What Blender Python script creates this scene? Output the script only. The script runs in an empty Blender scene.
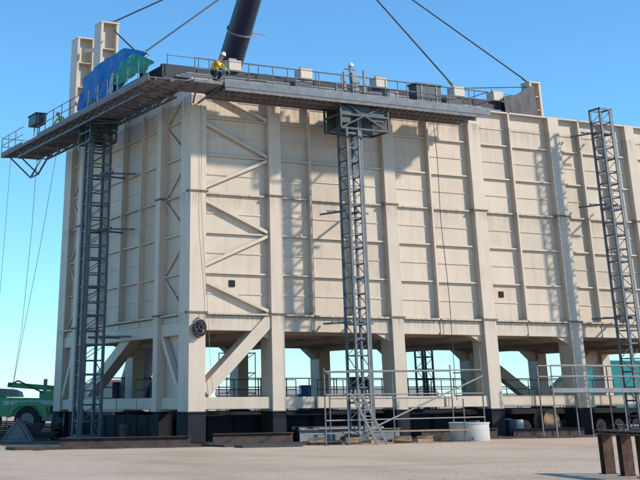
import bpy, bmesh, math, random
from mathutils import Vector, Matrix
random.seed(7)
S = bpy.context.scene
COL = S.collection
RAD = math.radians

# ------------------------------------------------------------------ camera
YAW, PITCH, ROLL = RAD(27.2217), RAD(25.8096), RAD(-.44064)
fw = Vector((math.sin(YAW)*math.cos(PITCH), math.cos(YAW)*math.cos(PITCH), math.sin(PITCH)))
rt = Vector((math.cos(YAW), -math.sin(YAW), 0)); up = rt.cross(fw)
c_, s_ = math.cos(ROLL), math.sin(ROLL)
rt, up = c_*rt + s_*up, -s_*rt + c_*up
cam = bpy.data.cameras.new('camera'); camo = bpy.data.objects.new('camera', cam); COL.objects.link(camo)
m4 = Matrix((rt, up, -fw)).transposed().to_4x4(); m4.translation = Vector((-29.112, -62.830, 1.799))
camo.matrix_world = m4
cam.sensor_width = 36; cam.lens = 1255.968/640*36
cam.shift_x = (320-240.772)/640; cam.shift_y = -(240+203.795)/640
cam.clip_start = .5; cam.clip_end = 6000
S.camera = camo

# ------------------------------------------------------------------ sky + sun
SUN_AZ = math.atan2(1.15, -1.0); SUN_EL = RAD(31)
w = bpy.data.worlds.new('World'); S.world = w; w.use_nodes = True
nt = w.node_tree; sky = nt.nodes.new('ShaderNodeTexSky'); sky.sky_type = 'NISHITA'; sky.sun_disc = False
sky.sun_elevation = SUN_EL; sky.sun_rotation = SUN_AZ; sky.air_density = 1.0; sky.dust_density = 0; sky.ozone_density = 8; sky.altitude = 300
bg = nt.nodes['Background']; bg.inputs[1].default_value = .132
wb = nt.nodes.new('ShaderNodeMix'); wb.data_type = 'RGBA'; wb.blend_type = 'MULTIPLY'; wb.inputs[0].default_value = 1
wb.inputs[7].default_value = (.85, 1.11, 1.06, 1)          # camera white balance of the whole sky
nt.links.new(sky.outputs[0], wb.inputs[6]); nt.links.new(wb.outputs[2], bg.inputs[0])
sl = bpy.data.lights.new('sun', 'SUN'); sl.energy = 3.1; sl.angle = RAD(2.5); sl.color = (1, .90, .76)
so = bpy.data.objects.new('sun', sl); COL.objects.link(so)
sd = Vector((math.sin(SUN_AZ)*math.cos(SUN_EL), math.cos(SUN_AZ)*math.cos(SUN_EL), math.sin(SUN_EL)))
so.rotation_euler = sd.to_track_quat('Z', 'Y').to_euler(); so.location = sd*120
S.view_settings.view_transform = 'Standard'; S.view_settings.look = 'None'
S.view_settings.exposure = .58; S.view_settings.gamma = 1
S.render.engine = 'CYCLES'

# ------------------------------------------------------------------ materials
def mat(name, col, rough=.6, metal=0., var=.12, scale=1.2, bump=.0, streak=.0, streak_col=None, rnd=.0, bscale=None, grime_shade=0):
    m = bpy.data.materials.new(name); m.use_nodes = True
    t = m.node_tree; N = t.nodes; Lk = t.links; b = N['Principled BSDF']
    b.inputs['Roughness'].default_value = rough; b.inputs['Metallic'].default_value = metal
    geo = N.new('ShaderNodeNewGeometry')
    n1 = N.new('ShaderNodeTexNoise'); n1.inputs['Scale'].default_value = scale; n1.inputs['Detail'].default_value = 6; n1.inputs['Roughness'].default_value = .62
    Lk.new(geo.outputs['Position'], n1.inputs['Vector'])
    mr = N.new('ShaderNodeMapRange'); mr.inputs[1].default_value = .3; mr.inputs[2].default_value = .7
    mr.inputs[3].default_value = 1-var; mr.inputs[4].default_value = 1+var; Lk.new(n1.outputs[0], mr.inputs[0])
    fac = mr.outputs[0]
    if rnd:
        oi = N.new('ShaderNodeObjectInfo'); m2 = N.new('ShaderNodeMapRange')
        m2.inputs[3].default_value = 1-rnd; m2.inputs[4].default_value = 1+rnd; Lk.new(oi.outputs['Random'], m2.inputs[0])
        mu = N.new('ShaderNodeMath'); mu.operation = 'MULTIPLY'; Lk.new(fac, mu.inputs[0]); Lk.new(m2.outputs[0], mu.inputs[1]); fac = mu.outputs[0]
    vm = N.new('ShaderNodeVectorMath'); vm.operation = 'SCALE'; vm.inputs[0].default_value = col[:3]; Lk.new(fac, vm.inputs['Scale'])
    out = vm.outputs[0]
    if streak:
        mp = N.new('ShaderNodeMapping'); mp.inputs['Scale'].default_value = (2.2, 2.2, .22); Lk.new(geo.outputs['Position'], mp.inputs[0])
        n2 = N.new('ShaderNodeTexNoise'); n2.inputs['Scale'].default_value = 1.3; n2.inputs['Detail'].default_value = 7; n2.inputs['Roughness'].default_value = .7
        Lk.new(mp.outputs[0], n2.inputs['Vector'])
        m3 = N.new('ShaderNodeMapRange'); m3.inputs[1].default_value = .52; m3.inputs[2].default_value = .78; m3.inputs[3].default_value = 0; m3.inputs[4].default_value = streak
        Lk.new(n2.outputs[0], m3.inputs[0])
        mx = N.new('ShaderNodeMix'); mx.data_type = 'RGBA'; Lk.new(m3.outputs[0], mx.inputs[0]); Lk.new(out, mx.inputs[6])
        mx.inputs[7].default_value = (*(streak_col or (.16, .11, .07)), 1); out = mx.outputs[2]
    if grime_shade:
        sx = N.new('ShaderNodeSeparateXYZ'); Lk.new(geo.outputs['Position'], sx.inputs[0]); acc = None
        for z0, ln in ((17.05, 1.7), (12.0, 1.1), (6.0, .9)):  # top band paints the platform's shade on the wall; lower two are splice dirt
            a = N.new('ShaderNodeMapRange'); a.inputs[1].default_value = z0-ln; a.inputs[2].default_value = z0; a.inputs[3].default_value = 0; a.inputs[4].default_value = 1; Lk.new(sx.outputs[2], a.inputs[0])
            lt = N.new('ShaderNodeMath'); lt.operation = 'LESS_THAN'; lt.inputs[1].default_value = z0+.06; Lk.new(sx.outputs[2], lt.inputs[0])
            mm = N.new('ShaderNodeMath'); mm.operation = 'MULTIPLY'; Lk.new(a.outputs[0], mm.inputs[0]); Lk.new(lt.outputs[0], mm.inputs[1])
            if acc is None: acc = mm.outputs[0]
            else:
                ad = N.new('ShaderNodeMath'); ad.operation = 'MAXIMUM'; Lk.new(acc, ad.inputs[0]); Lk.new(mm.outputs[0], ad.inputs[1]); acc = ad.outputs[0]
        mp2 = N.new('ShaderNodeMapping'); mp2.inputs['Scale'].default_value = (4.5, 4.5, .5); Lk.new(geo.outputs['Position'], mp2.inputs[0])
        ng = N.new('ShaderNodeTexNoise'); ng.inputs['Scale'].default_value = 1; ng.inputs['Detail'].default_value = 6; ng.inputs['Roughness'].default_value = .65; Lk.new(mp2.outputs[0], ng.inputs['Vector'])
        mg = N.new('ShaderNodeMapRange'); mg.inputs[1].default_value = .42; mg.inputs[2].default_value = .68; mg.inputs[4].default_value = grime_shade; Lk.new(ng.outputs[0], mg.inputs[0])
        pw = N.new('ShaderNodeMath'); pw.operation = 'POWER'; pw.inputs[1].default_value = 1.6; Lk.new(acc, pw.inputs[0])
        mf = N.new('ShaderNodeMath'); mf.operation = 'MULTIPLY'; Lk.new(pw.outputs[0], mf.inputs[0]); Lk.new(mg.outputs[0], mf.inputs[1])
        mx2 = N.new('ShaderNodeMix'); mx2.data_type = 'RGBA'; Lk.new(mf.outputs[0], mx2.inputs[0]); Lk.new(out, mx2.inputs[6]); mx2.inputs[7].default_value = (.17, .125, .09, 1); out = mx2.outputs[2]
    Lk.new(out, b.inputs['Base Color'])
    if bump:
        bp = N.new('ShaderNodeBump'); bp.inputs['Strength'].default_value = bump; bp.inputs['Distance'].default_value = .05
        if bscale:
            n3 = N.new('ShaderNodeTexNoise'); n3.inputs['Scale'].default_value = bscale; n3.inputs['Detail'].default_value = 3
            Lk.new(geo.outputs['Position'], n3.inputs['Vector']); Lk.new(n3.outputs[0], bp.inputs['Height'])
        else: Lk.new(n1.outputs[0], bp.inputs['Height'])
        Lk.new(bp.outputs[0], b.inputs['Normal'])
    return m

M = {
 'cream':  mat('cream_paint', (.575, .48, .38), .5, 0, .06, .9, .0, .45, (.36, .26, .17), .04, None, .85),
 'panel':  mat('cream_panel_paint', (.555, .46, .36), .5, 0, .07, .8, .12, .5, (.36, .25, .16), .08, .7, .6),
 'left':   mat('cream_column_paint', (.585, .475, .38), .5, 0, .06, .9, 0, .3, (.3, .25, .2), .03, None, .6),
 'splice': mat('dirty_splice_steel', (.16, .12, .09), .8, 0, .4, 4),
 'black':  mat('black_support_paint', (.010, .011, .017), .9, 0, .35, 2, .1, .3, (.028, .022, .02)),
 'dark':   mat('dark_galvanised', (.105, .128, .15), .5, .35, .25, 3),
 'galv':   mat('galvanised_steel', (.17, .175, .18), .6, .1, .2, 3),
 'pale':   mat('pale_metal', (.27, .27, .275), .65, .0, .15, 3),
 'deckm':  mat('deck_metal', (.17, .155, .165), .7, .1, .3, 2.5),
 'drive':  mat('drive_unit_paint', (.045, .065, .07), .5, .1, .3, 3),
 'rooff':  mat('roof_frame_navy', (.013, .016, .026), .6, .0, .3, 1.5),
 'boom':   mat('boom_paint', (.018, .024, .052), .38, .1, .15, .6),
 'rope':   mat('wire_rope', (.07, .07, .08), .6, .3),
 'ropel':  mat('grey_rope', (.22, .21, .2), .9),
 'ground': None,
 'rust':   mat('rusty_steel', (.105, .055, .038), .85, 0, .5, 5, .25),
 'rustd':  mat('dark_rusty_plate', (.06, .04, .036), .85, 0, .5, 2.2, .2),
 'mat':    mat('dark_mat', (.035, .042, .05), .7, 0, .3, 3),
 'white':  mat('weathered_white', (.52, .52, .51), .6, 0, .1, 2, .1, .3, (.4, .36, .3)),
 'blue':   mat('blue_tarpaulin', (.008, .16, .44), .6, 0, .25, 1.5),
 'green':  mat('green_tarpaulin', (.02, .30, .18), .6, 0, .25, 1.5),
 'blackt': mat('black_tarpaulin', (.009, .010, .018), .55, 0, .3, 1.5),
 'teal':   mat('teal_container_paint', (.008, .24, .25), .5, 0, .15, 1.2, 0, .3, (.05, .12, .11)),
 'machg':  mat('machine_green', (.05, .33, .12), .4, 0, .15, 1.5, 0, .2, (.06, .1, .04)),
 'tyre':   mat('tyre_rubber', (.022, .021, .022), .85, 0, .3, 5),
 'hub':    mat('hub_paint', (.22, .21, .20), .6, 0, .2, 4),
 'glass':  mat('dark_glass', (.02, .03, .035), .08, 0, .05, 1),
 'hivis':  mat('hivis_yellow', (.62, .80, .03), .8, 0, .1, 8),
 'orange': mat('hivis_orange', (.85, .15, .03), .8, 0, .1, 8),
 'navy':   mat('navy_cloth', (.022, .03, .07), .85, 0, .2, 8),
 'skin':   mat('skin', (.42, .25, .17), .6, 0, .05, 8),
 'helmet': mat('white_helmet', (.8, .8, .78), .3, 0, .03, 4),
 'refl':   mat('reflective_tape', (.75, .75, .72), .4, 0, .05, 4),
 'hole':   mat('black_opening', (.01, .01, .012), .9, 0, .1, 4),
 'mach':   mat('machine_grey', (.2, .21, .22), .5, .1, .2, 2),
 'bluem':  mat('machine_blue', (.02, .12, .33), .45, 0, .15, 2),
 'brown':  mat('brown_cabinet', (.13, .075, .06), .7, 0, .2, 2),
 'shed':   mat('shed_cladding', (.34, .30, .27), .7, 0, .1, .5),
 'shedr':  mat('red_brown_cladding', (.22, .10, .075), .7, 0, .15, .5),
 'ground_shade': mat('shaded_ground', (.10, .078, .062), .95, 0, .4, 1.2, .3),  # darkened ground colour standing in for shade
 'stone': mat('grit', (.46, .34, .23), .9, 0, .4, 6),
 'pipe': mat('grey_pipe', (.10, .10, .105), .5, .2, .2, 2),
 'drumb': mat('blue_drum', (.012, .03, .07), .5, 0, .2, 2),
 'timber': mat('timber', (.30, .20, .12), .85, 0, .3, 4, .2),
}
def ground_mat():
    m = bpy.data.materials.new('sandy_concrete'); m.use_nodes = True
    t = m.node_tree; N = t.nodes; Lk = t.links; b = N['Principled BSDF']; b.inputs['Roughness'].default_value = .9
    geo = N.new('ShaderNodeNewGeometry')
    def noise(sc, det=8, ro=.6, mapsc=None):
        n = N.new('ShaderNodeTexNoise'); n.inputs['Scale'].default_value = sc; n.inputs['Detail'].default_value = det; n.inputs['Roughness'].default_value = ro
        v = geo.outputs['Position']
        if mapsc:
            mp = N.new('ShaderNodeMapping'); mp.inputs['Rotation'].default_value = (0, 0, RAD(27)); mp.inputs['Scale'].default_value = mapsc; Lk.new(v, mp.inputs[0]); v = mp.outputs[0]
        Lk.new(v, n.inputs['Vector']); return n
    r = N.new('ShaderNodeValToRGB'); n = noise(.16, 9, .62, (1, .55, 1)); Lk.new(n.outputs[0], r.inputs[0])
    e = r.color_ramp.elements; e[0].position = .3; e[0].color = (.41, .30, .205, 1); e[1].position = .72; e[1].color = (.62, .475, .345, 1)
    x = e.new(.5); x.color = (.56, .425, .302, 1)
    # tyre tracks / damp streaks
    n2 = noise(.11, 5, .6, (.25, 2.6, 1)); mr = N.new('ShaderNodeMapRange'); mr.inputs[1].default_value = .56; mr.inputs[2].default_value = .74; mr.inputs[4].default_value = .55; Lk.new(n2.outputs[0], mr.inputs[0])
    mx = N.new('ShaderNodeMix'); mx.data_type = 'RGBA'; Lk.new(mr.outputs[0], mx.inputs[0]); Lk.new(r.outputs[0], mx.inputs[6]); mx.inputs[7].default_value = (.36, .245, .16, 1)
    n4 = noise(.45, 4, .55); m4_ = N.new('ShaderNodeMapRange'); m4_.inputs[1].default_value = .66; m4_.inputs[2].default_value = .72; m4_.inputs[4].default_value = .45; Lk.new(n4.outputs[0], m4_.inputs[0])
    mxs = N.new('ShaderNodeMix'); mxs.data_type = 'RGBA'; Lk.new(m4_.outputs[0], mxs.inputs[0]); Lk.new(mx.outputs[2], mxs.inputs[6]); mxs.inputs[7].default_value = (.23, .17, .125, 1); mx = mxs
    n3 = noise(5, 10, .75); m3 = N.new('ShaderNodeMapRange'); m3.inputs[1].default_value = .25; m3.inputs[2].default_value = .75; m3.inputs[3].default_value = .8; m3.inputs[4].default_value = 1.18; Lk.new(n3.outputs[0], m3.inputs[0])
    vm = N.new('ShaderNodeVectorMath'); vm.operation = 'SCALE'; Lk.new(mx.outputs[2], vm.inputs[0]); Lk.new(m3.outputs[0], vm.inputs['Scale'])
    Lk.new(vm.outputs[0], b.inputs['Base Color'])
    bp = N.new('ShaderNodeBump'); bp.inputs['Strength'].default_value = .35; bp.inputs['Distance'].default_value = .04; Lk.new(n3.outputs[0], bp.inputs['Height']); Lk.new(bp.outputs[0], b.inputs['Normal'])
    return m
M['ground'] = ground_mat()

# ------------------------------------------------------------------ builders
class MB:
    def __init__(s): s.v = []; s.f = []
    def box(s, x0, x1, y0, y1, z0, z1):
        n = len(s.v)
        s.v += [(x, y, z) for z in (z0, z1) for y in (y0, y1) for x in (x0, x1)]
        s.f += [tuple(n+i for i in q) for q in ((0,2,3,1), (4,5,7,6), (0,1,5,4), (2,6,7,3), (0,4,6,2), (1,3,7,5))]
        return s
    def beam(s, p, q, w, h=None, side=None):
        h = h or w; p = Vector(p); q = Vector(q); d = (q-p).normalized()
        a = Vector(side) if side else (Vector((0,0,1)) if abs(d.z) < .9 else Vector((1,0,0)))
        u = d.cross(a).normalized()*w/2; v = d.cross(u).normalized()*h/2
        n = len(s.v)
        for e in (p, q): s.v += [tuple(e-u-v), tuple(e+u-v), tuple(e+u+v), tuple(e-u+v)]
        s.f += [tuple(n+i for i in f) for f in ((0,1,2,3), (7,6,5,4), (0,4,5,1), (1,5,6,2), (2,6,7,3), (3,7,4,0))]
        return s
    def tube(s, p, q, r, k=8, r2=None, cap=True):
        r2 = r if r2 is None else r2; p = Vector(p); q = Vector(q); d = (q-p).normalized()
        a = Vector((0,0,1)) if abs(d.z) < .9 else Vector((1,0,0)); u = d.cross(a).normalized(); v = d.cross(u)
        n = len(s.v)
        for e, R in ((p, r), (q, r2)): s.v += [tuple(e + R*(math.cos(2*math.pi*i/k)*u + math.sin(2*math.pi*i/k)*v)) for i in range(k)]
        s.f += [(n+i, n+k+i, n+k+(i+1)%k, n+(i+1)%k) for i in range(k)]
        if cap: s.f += [tuple(range(n, n+k)), tuple(range(n+2*k-1, n+k-1, -1))]
        return s
    def path(s, pts, r, k=6):
        for a, b in zip(pts, pts[1:]): s.tube(a, b, r, k)
        return s
    def prism(s, poly, axis, a, b):
        """poly: 2D points; axis = extrusion axis 0/1/2 from a to b"""
        n = len(s.v); k = len(poly)
        for e in (a, b):
            for (u, v) in poly: s.v.append({0: (e, u, v), 1: (u, e, v), 2: (u, v, e)}[axis])
        s.f += [(n+i, n+(i+1)%k, n+k+(i+1)%k, n+k+i) for i in range(k)] + [tuple(range(n+k-1, n-1, -1)), tuple(range(n+k, n+2*k))]
        return s
    def mesh(s, name, m, smooth=False):
        me = bpy.data.meshes.new(name); me.from_pydata(s.v, [], s.f); me.materials.append(m)
        bm = bmesh.new(); bm.from_mesh(me); bmesh.ops.recalc_face_normals(bm, faces=bm.faces); bm.to_mesh(me); bm.free()
        if smooth: me.polygons.foreach_set('use_smooth', [True]*len(me.polygons)); me.set_sharp_from_angle(angle=RAD(40))
        return me
    def build(s, name, m, parent=None, loc=(0,0,0), smooth=False):
        return link(name, s.mesh(name, m, smooth), parent, loc)
def link(name, me, parent=None, loc=(0,0,0), rot=None):
    o = bpy.data.objects.new(name, me); COL.objects.link(o); o.location = loc
    if rot: o.rotation_euler = rot
    if parent: o.parent = parent
    return o
def tag(o, label, cat, group=None):
    o['label'] = label; o['category'] = cat
    if group: o['group'] = group
    return o
def thing(name, label, cat, loc=(0,0,0), rz=0, group=None):
    o = bpy.data.objects.new(name, None); COL.objects.link(o); o.location = loc; o.rotation_euler = (0,0,rz); o.empty_display_size = .3
    return tag(o, label, cat, group)
_bc = {}
def boxp(name, parent, x0, x1, y0, y1, z0, z1, m):
    k = (round(x1-x0, 3), round(y1-y0, 3), round(z1-z0, 3), m.name)
    if k not in _bc:
        a, b, c = (x1-x0)/2, (y1-y0)/2, (z1-z0)/2
        me = MB().box(-a, a, -b, b, -c, c).mesh(name, m)
        if min(a, b, c) > .12:
            bm = bmesh.new(); bm.from_mesh(me); bmesh.ops.bevel(bm, geom=bm.edges[:], offset=.02, segments=1, affect='EDGES'); bm.to_mesh(me); bm.free()
        _bc[k] = me
    return link(name, _bc[k], parent, ((x0+x1)/2, (y0+y1)/2, (z0+z1)/2))
def cyl_lathe(prof, k=20):
    b = MB(); n = len(prof)
    for i in range(k):
        a = 2*math.pi*i/k
        b.v += [(r*math.cos(a), r*math.sin(a), z) for r, z in prof]
    for i in range(k):
        j = (i+1) % k
        b.f += [(i*n+t, j*n+t, j*n+t+1, i*n+t+1) for t in range(n-1)]
    return b
ORD = ['first', 'second', 'third', 'fourth', 'fifth', 'sixth', 'seventh', 'eighth']

# ------------------------------------------------------------------ ground
g = MB(); g.v = [(-2500,-2500,0), (2500,-2500,0), (2500,2500,0), (-2500,2500,0)]; g.f = [(0,1,2,3)]
g.build('ground', M['ground'])['kind'] = 'structure'

rg = random.Random(21)
def ground_shade(name, label_poly, m, z):
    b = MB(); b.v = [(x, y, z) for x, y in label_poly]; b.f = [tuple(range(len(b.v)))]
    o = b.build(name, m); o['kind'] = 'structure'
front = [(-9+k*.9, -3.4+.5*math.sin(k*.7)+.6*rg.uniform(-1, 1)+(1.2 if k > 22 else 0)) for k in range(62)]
ground_shade('shade_sheet', front+[(46.5+.8*rg.random(), y) for y in (3, 8, 13, 18, 23)]+[(46-k*2, 24+rg.random()) for k in range(27)]+[(-8.5+rg.random(), y) for y in (18, 12, 6, 2)], M['ground_shade'], .004)  # dark sheet paints the module's shade onto the ground
gb = MB()
for k in range(5200):
    d = rg.uniform(0, 1)**1.3; t = rg.uniform(-1, 1)
    px, py = -10+t*(10+26*d)+d*8, -36+33*d
    r = rg.uniform(.005, .015)*(1.7 if rg.random() < .06 else 1)
    n = len(gb.v); a0 = rg.random()*6
    gb.v += [(px+r*1.3*math.cos(a0+q*1.571), py+r*1.3*math.sin(a0+q*1.571), -.002) for q in range(4)]+[(px+r*.7*math.cos(a0+.6+q*1.571), py+r*.7*math.sin(a0+.6+q*1.571), r*rg.uniform(.7, 1.3)) for q in range(4)]
    gb.f += [(n+q, n+(q+1)%4, n+4+(q+1)%4, n+4+q) for q in range(4)]+[(n+4, n+5, n+6, n+7)]
go = gb.build('gravel', M['stone']); go['kind'] = 'stuff'; tag(go, 'loose gravel and grit scattered over the sandy yard', 'gravel')

# ------------------------------------------------------------------ the steel module
HL = [6+2*k for k in range(7)]                    # rib levels 6..18 m
TOP, GB, CB = 18.0, 5.2, 1.44                     # wall top, girder bottom, column base
DEP, LEN = 20.0, 44.5
CF = [(0, .96), (4.78, 5.56), (12.32, 13.1), (18.56, 19.44), (24.84, 25.72), (31.2, 32.0), (37.5, 38.3), (43.7, 44.5)]
MIDX = [7.43, 10.0, 15.6, 21.8, 27.37, 29.45, 34.75, 40.9]
mod = thing('steel_module', 'huge cream steel module with ribbed plate walls standing on legs', 'module', (0, 0, 0))
REC = .38
cream, pan = M['cream'], M['panel']
def splice(col, x0, x1, y0, y1, z, ox, oy):
    boxp('splice_plate', col, x0-ox, x1-ox, y0-oy, y1-oy, z-.05, z+.05, M['splice'])
def column_set(cols, ya, yb, frontside):
    for i, (a, b) in enumerate(cols):
        c = boxp('column', mod, a, b, ya, yb, CB, TOP+.04, cream)
        cx, cy, cz = c.location
        if frontside:
            for z in (6.04, 12.04):
                p = boxp('splice_plate', c, a-.10-cx, b+.10-cx, ya-.05-cy, ya+.3-cy, z-.045-cz, z+.045-cz, M['splice'])
column_set(CF, 0, 1.25, True)
column_set(CF, DEP-1.25, DEP, False)
# front wall
def wall(verts_full, mids, axis, face, recess, z_levels=HL, braces=(), rear=False):
    """verts_full: (a,b) solid intervals along the wall; mids: stiffener centres. face: outer plane coordinate, inward = + recess"""
    cuts = sorted([(a, b, 0) for a, b in verts_full] + [(m-.06, m+.06, 1) for m in mids])
    sgn = 1 if recess > 0 else -1
    def bx(name, a, b, d0, d1, z0, z1, m):
        lo, hi = sorted((face+d0*sgn, face+d1*sgn))
        if axis == 0: return boxp(name, mod, a, b, lo, hi, z0, z1, m)
        return boxp(name, mod, lo, hi, a, b, z0, z1, m)
    R = abs(recess)
    for m in mids:
        bx('stiffener', m-.06, m+.06, .05, R+.02, GB+.45 if False else 6.02, TOP-.02, cream)
        bx('girder_web_stiffener', m-.05, m+.05, .24, R+.02, GB+.1, 5.93, cream)
    for (a0, b0, _), (a1, b1, _) in zip(cuts, cuts[1:]):
        A, B = b0, a1
        for k in range(6):
            z0, z1 = z_levels[k], z_levels[k+1]
            bx('wall_panel', A, B, R, R+.06, z0-.05, z1-.06, pan)
            i = .05*(B-A)
            bx('panel_seam', A+i, B-i, R-.045, R+.01, (z0+z1)/2-.035, (z0+z1)/2+.03, pan)
        for k in range(7):
            z = z_levels[k]; top = k == 6
            bx('rib', A, B, .0 if k == 0 else (.02 if top else .22), R+.03, z-.05, z+.035, cream)
        bx('girder', A, B, .2, .9, GB, 5.93, cream)
        bx('bottom_beam', A, B, .15, .8, 1.55, 2.1, cream)
wall(CF, MIDX, 0, 0.0, REC)
wall(CF, [], 0, DEP, -REC)
# diagonal braces in the first front bay
for z0, z1 in ((17.55, 16.1), (15.65, 14.1), (12.3, 13.9), (11.6, 10.1), (8.35, 9.95), (7.55, 6.15)):
    MB().beam((.98, .2, z0), (4.76, .2, z1), .18, .16).build('diagonal_brace', cream, mod)
# left wall (x = 0)
LCOL = [(0, 1.25), (3.72, 4.28), (16.3, 16.9), (DEP-1.25, DEP)]
LMID = [6.95, 9.83, 13.0]
for (a, b) in LCOL[1:3]:
    c = boxp('column', mod, -.12, .7, a, b, CB, TOP+.04, M['left'])
    for z in (6.04, 12.04):
        boxp('splice_plate', c, -.12-.05-.29, .2-.29, a-.09-(a+b)/2, b+.09-(a+b)/2, z-.045-(CB+TOP+.04)/2, z+.045-(CB+TOP+.04)/2, M['splice'])
for y in (0, DEP-1.25):
    pass
wall(LCOL, LMID, 1, 0.0, REC)
wall([(0, 1.25), (9.6, 10.4), (DEP-1.25, DEP)], [5.4, 14.6], 1, LEN, -REC)
for a, b in ((1.27, 3.70), (18.73, 16.92)):
    for z0, z1 in ((17.5, 16.1), (14.2, 15.8), (13.6, 12.1), (10.2, 11.8), (9.6, 8.1), (6.2, 7.8)):
        MB().beam((.3, a, z0), (.3, b, z1), .10, .10).build('diagonal_brace', cream, mod)
# closed lower end bays of the left side, with a plated diagonal
for a, b in ((1.27, 3.70), (18.73, 16.92)):
    y0, y1 = sorted((a, b))
    boxp('lower_panel', mod, .42, .5, y0, y1, 2.1, 5.2, pan)
    MB().beam((.24, b, 5.1), (.24, a, 2.2), .3, .3).build('diagonal_brace', cream, mod)
# big lower diagonals
MB().beam((1.0, .5, 2.35), (4.85, .5, 5.85), .62, .85, (0,1,0)).build('lower_brace', cream, mod)
MB().beam((.6, 14.9, 2.5), (.6, 8.4, 5.3), .6, .7, (1,0,0)).build('lower_brace', cream, mod)
MB().beam((32.0, 19.4, 5.2), (37.5, 19.4, 1.7), .7, .7, (0,1,0)).build('lower_brace', cream, mod)
MB().beam((43.7, 19.4, 5.2), (38.3, 19.4, 1.7), .9, .7, (0,1,0)).build('lower_brace', cream, mod)
MB().beam((25.7, 19.4, 5.2), (31.2, 19.4, 1.7), .5, .5, (0,1,0)).build('lower_brace', cream, mod) if False else None
# intermediate leg inside the left opening
boxp('inner_leg', mod, 5.0, 5.7, 12.6, 13.5, 1.44, 5.2, cream)
# haunches where rear legs meet the floor
for i, (a, b) in enumerate(CF[1:7]):
    MB().prism([(a, 5.2), (a-.9, 5.2), (a, 4.5)], 1, 18.9, 19.8).build('haunch', cream, mod)
    MB().prism([(a, 5.2), (a-.9, 5.2), (a, 4.8)], 1, .3, .9).build('haunch', cream, mod)
# floor plate, floor beams, roof plate
boxp('floor_plate', mod, .5, LEN-.5, .9, DEP-.9, 5.62, 5.9, cream)
for (a, b) in CF: boxp('floor_beam', mod, a+.1, b-.1, 1.25, DEP-1.25, 5.0, 5.62, cream)
for y in (4.0, 7.2, 10.4, 13.6, 16.8):
    for (a, b), (c, d) in zip(CF, CF[1:]): boxp('floor_joist', mod, b-.08, c+.08, y-.12, y+.12, 5.22, 5.62, cream)
for y in (10.4,):
    for (a, b), (c, d) in zip(CF, CF[1:]): boxp('bottom_beam', mod, b, c, y-.2, y+.2, 1.6, 2.0, cream)
boxp('roof_plate', mod, .4, LEN-.4, .42, DEP-.42, 17.7, 17.86, cream)
rd = random.Random(6)
for x in [a for a, b in CF[1:]]+[m-.06 for m in MIDX]:
    L0 = rd.uniform(.25, .7); b = MB()
    b.prism([(x-L0, 6.036), (x-.01, 6.036), (x-.01, 6.036+rd.uniform(.05, .13)), (x-L0*.5, 6.036+rd.uniform(.03, .07))], 1, .06, .3)
    b.build('ledge_debris', M['splice'], mod)
# small square openings
for x, z in ((2.65, 7.5), (20.25, 7.44)):
    boxp('vent_opening', mod, x-.17, x+.17, REC-.05, REC+.02, z-.16, z+.16, M['hole'])
# posts above the rear-left corner
def ipost(x, y, z0, z1, w, d):
    b = MB(); b.box(x-w/2, x-w/2+.16, y-d/2, y+d/2, z0, z1).box(x+w/2-.16, x+w/2, y-d/2, y+d/2, z0, z1).box(x-w/2+.16, x+w/2-.16, y-.1, y+.1, z0, z1)
    b.box(x-w/2-.03, x+w/2+.03, y-d/2-.03, y+d/2+.03, z1, z1+.09)
    for k in range(1, 4): zz = z0+(z1-z0)*k/4; b.box(x-w/2+.16, x+w/2-.16, y-d/2+.06, y+d/2-.06, zz-.03, zz+.03)
    return b.build('roof_post', cream, mod)
ipost(.62, 19.35, 18.04, 24.75, 1.25, 1.25)
ipost(.62, 14.9, 17.86, 24.75, 1.25, 1.25)
MB().beam((.62, 18.7, 23.9), (.62, 15.6, 23.3), .25).build('post_tie', cream, mod)
MB().beam((.62, 18.7, 20.4), (.62, 15.6, 22.2), .16).build('post_tie', cream, mod)
ipost(28.1, 5.1, 17.86, 21.45, .95, .9)

# ------------------------------------------------------------------ black supports under every column
for row, (ya, yb) in enumerate(((-.02, 1.3), (DEP-1.3, DEP+.02))):
    for i, (a, b) in enumerate(CF):
        t = thing('support_block', 'black painted support block under the %s %s column counted from the left' % (ORD[i], 'front' if row == 0 else 'rear'), 'support block', ((a+b)/2, (ya+yb)/2, 0), 0, 'black support blocks under the columns')
        hw = (b-a)/2+.02; hd = (yb-ya)/2
        boxp('base_plate', t, -hw-.12, hw+.12, -hd-.12, hd+.12, 0, .07, M['black'])
        boxp('stool', t, -hw, hw, -hd, hd, .07, 1.38, M['black'])
        boxp('cap_plate', t, -hw-.05, hw+.05, -hd-.05, hd+.05, 1.38, 1.44, M['black'])
for i, (y0, y1) in enumerate(((3.6, 4.4), (12.5, 13.6), (16.2, 17.0))):
    x0 = 4.9 if i == 1 else .0
    t = thing('support_block', ['black support block under the narrow left-face column beside the front corner', 'black support block under the lone inner leg of the left opening', 'black support block under the narrow left-face column behind the left mast'][i], 'support block', (x0+.4, (y0+y1)/2, 0), 0, 'black support blocks under the columns')
    boxp('stool', t, -.4, .4, -(y1-y0)/2, (y1-y0)/2, .05, 1.39, M['black']); boxp('base_plate', t, -.5, .5, -(y1-y0)/2-.1, (y1-y0)/2+.1, 0, .05, M['black']); boxp('cap_plate', t, -.45, .45, -(y1-y0)/2-.04, (y1-y0)/2+.04, 1.39, 1.44, M['black'])

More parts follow.
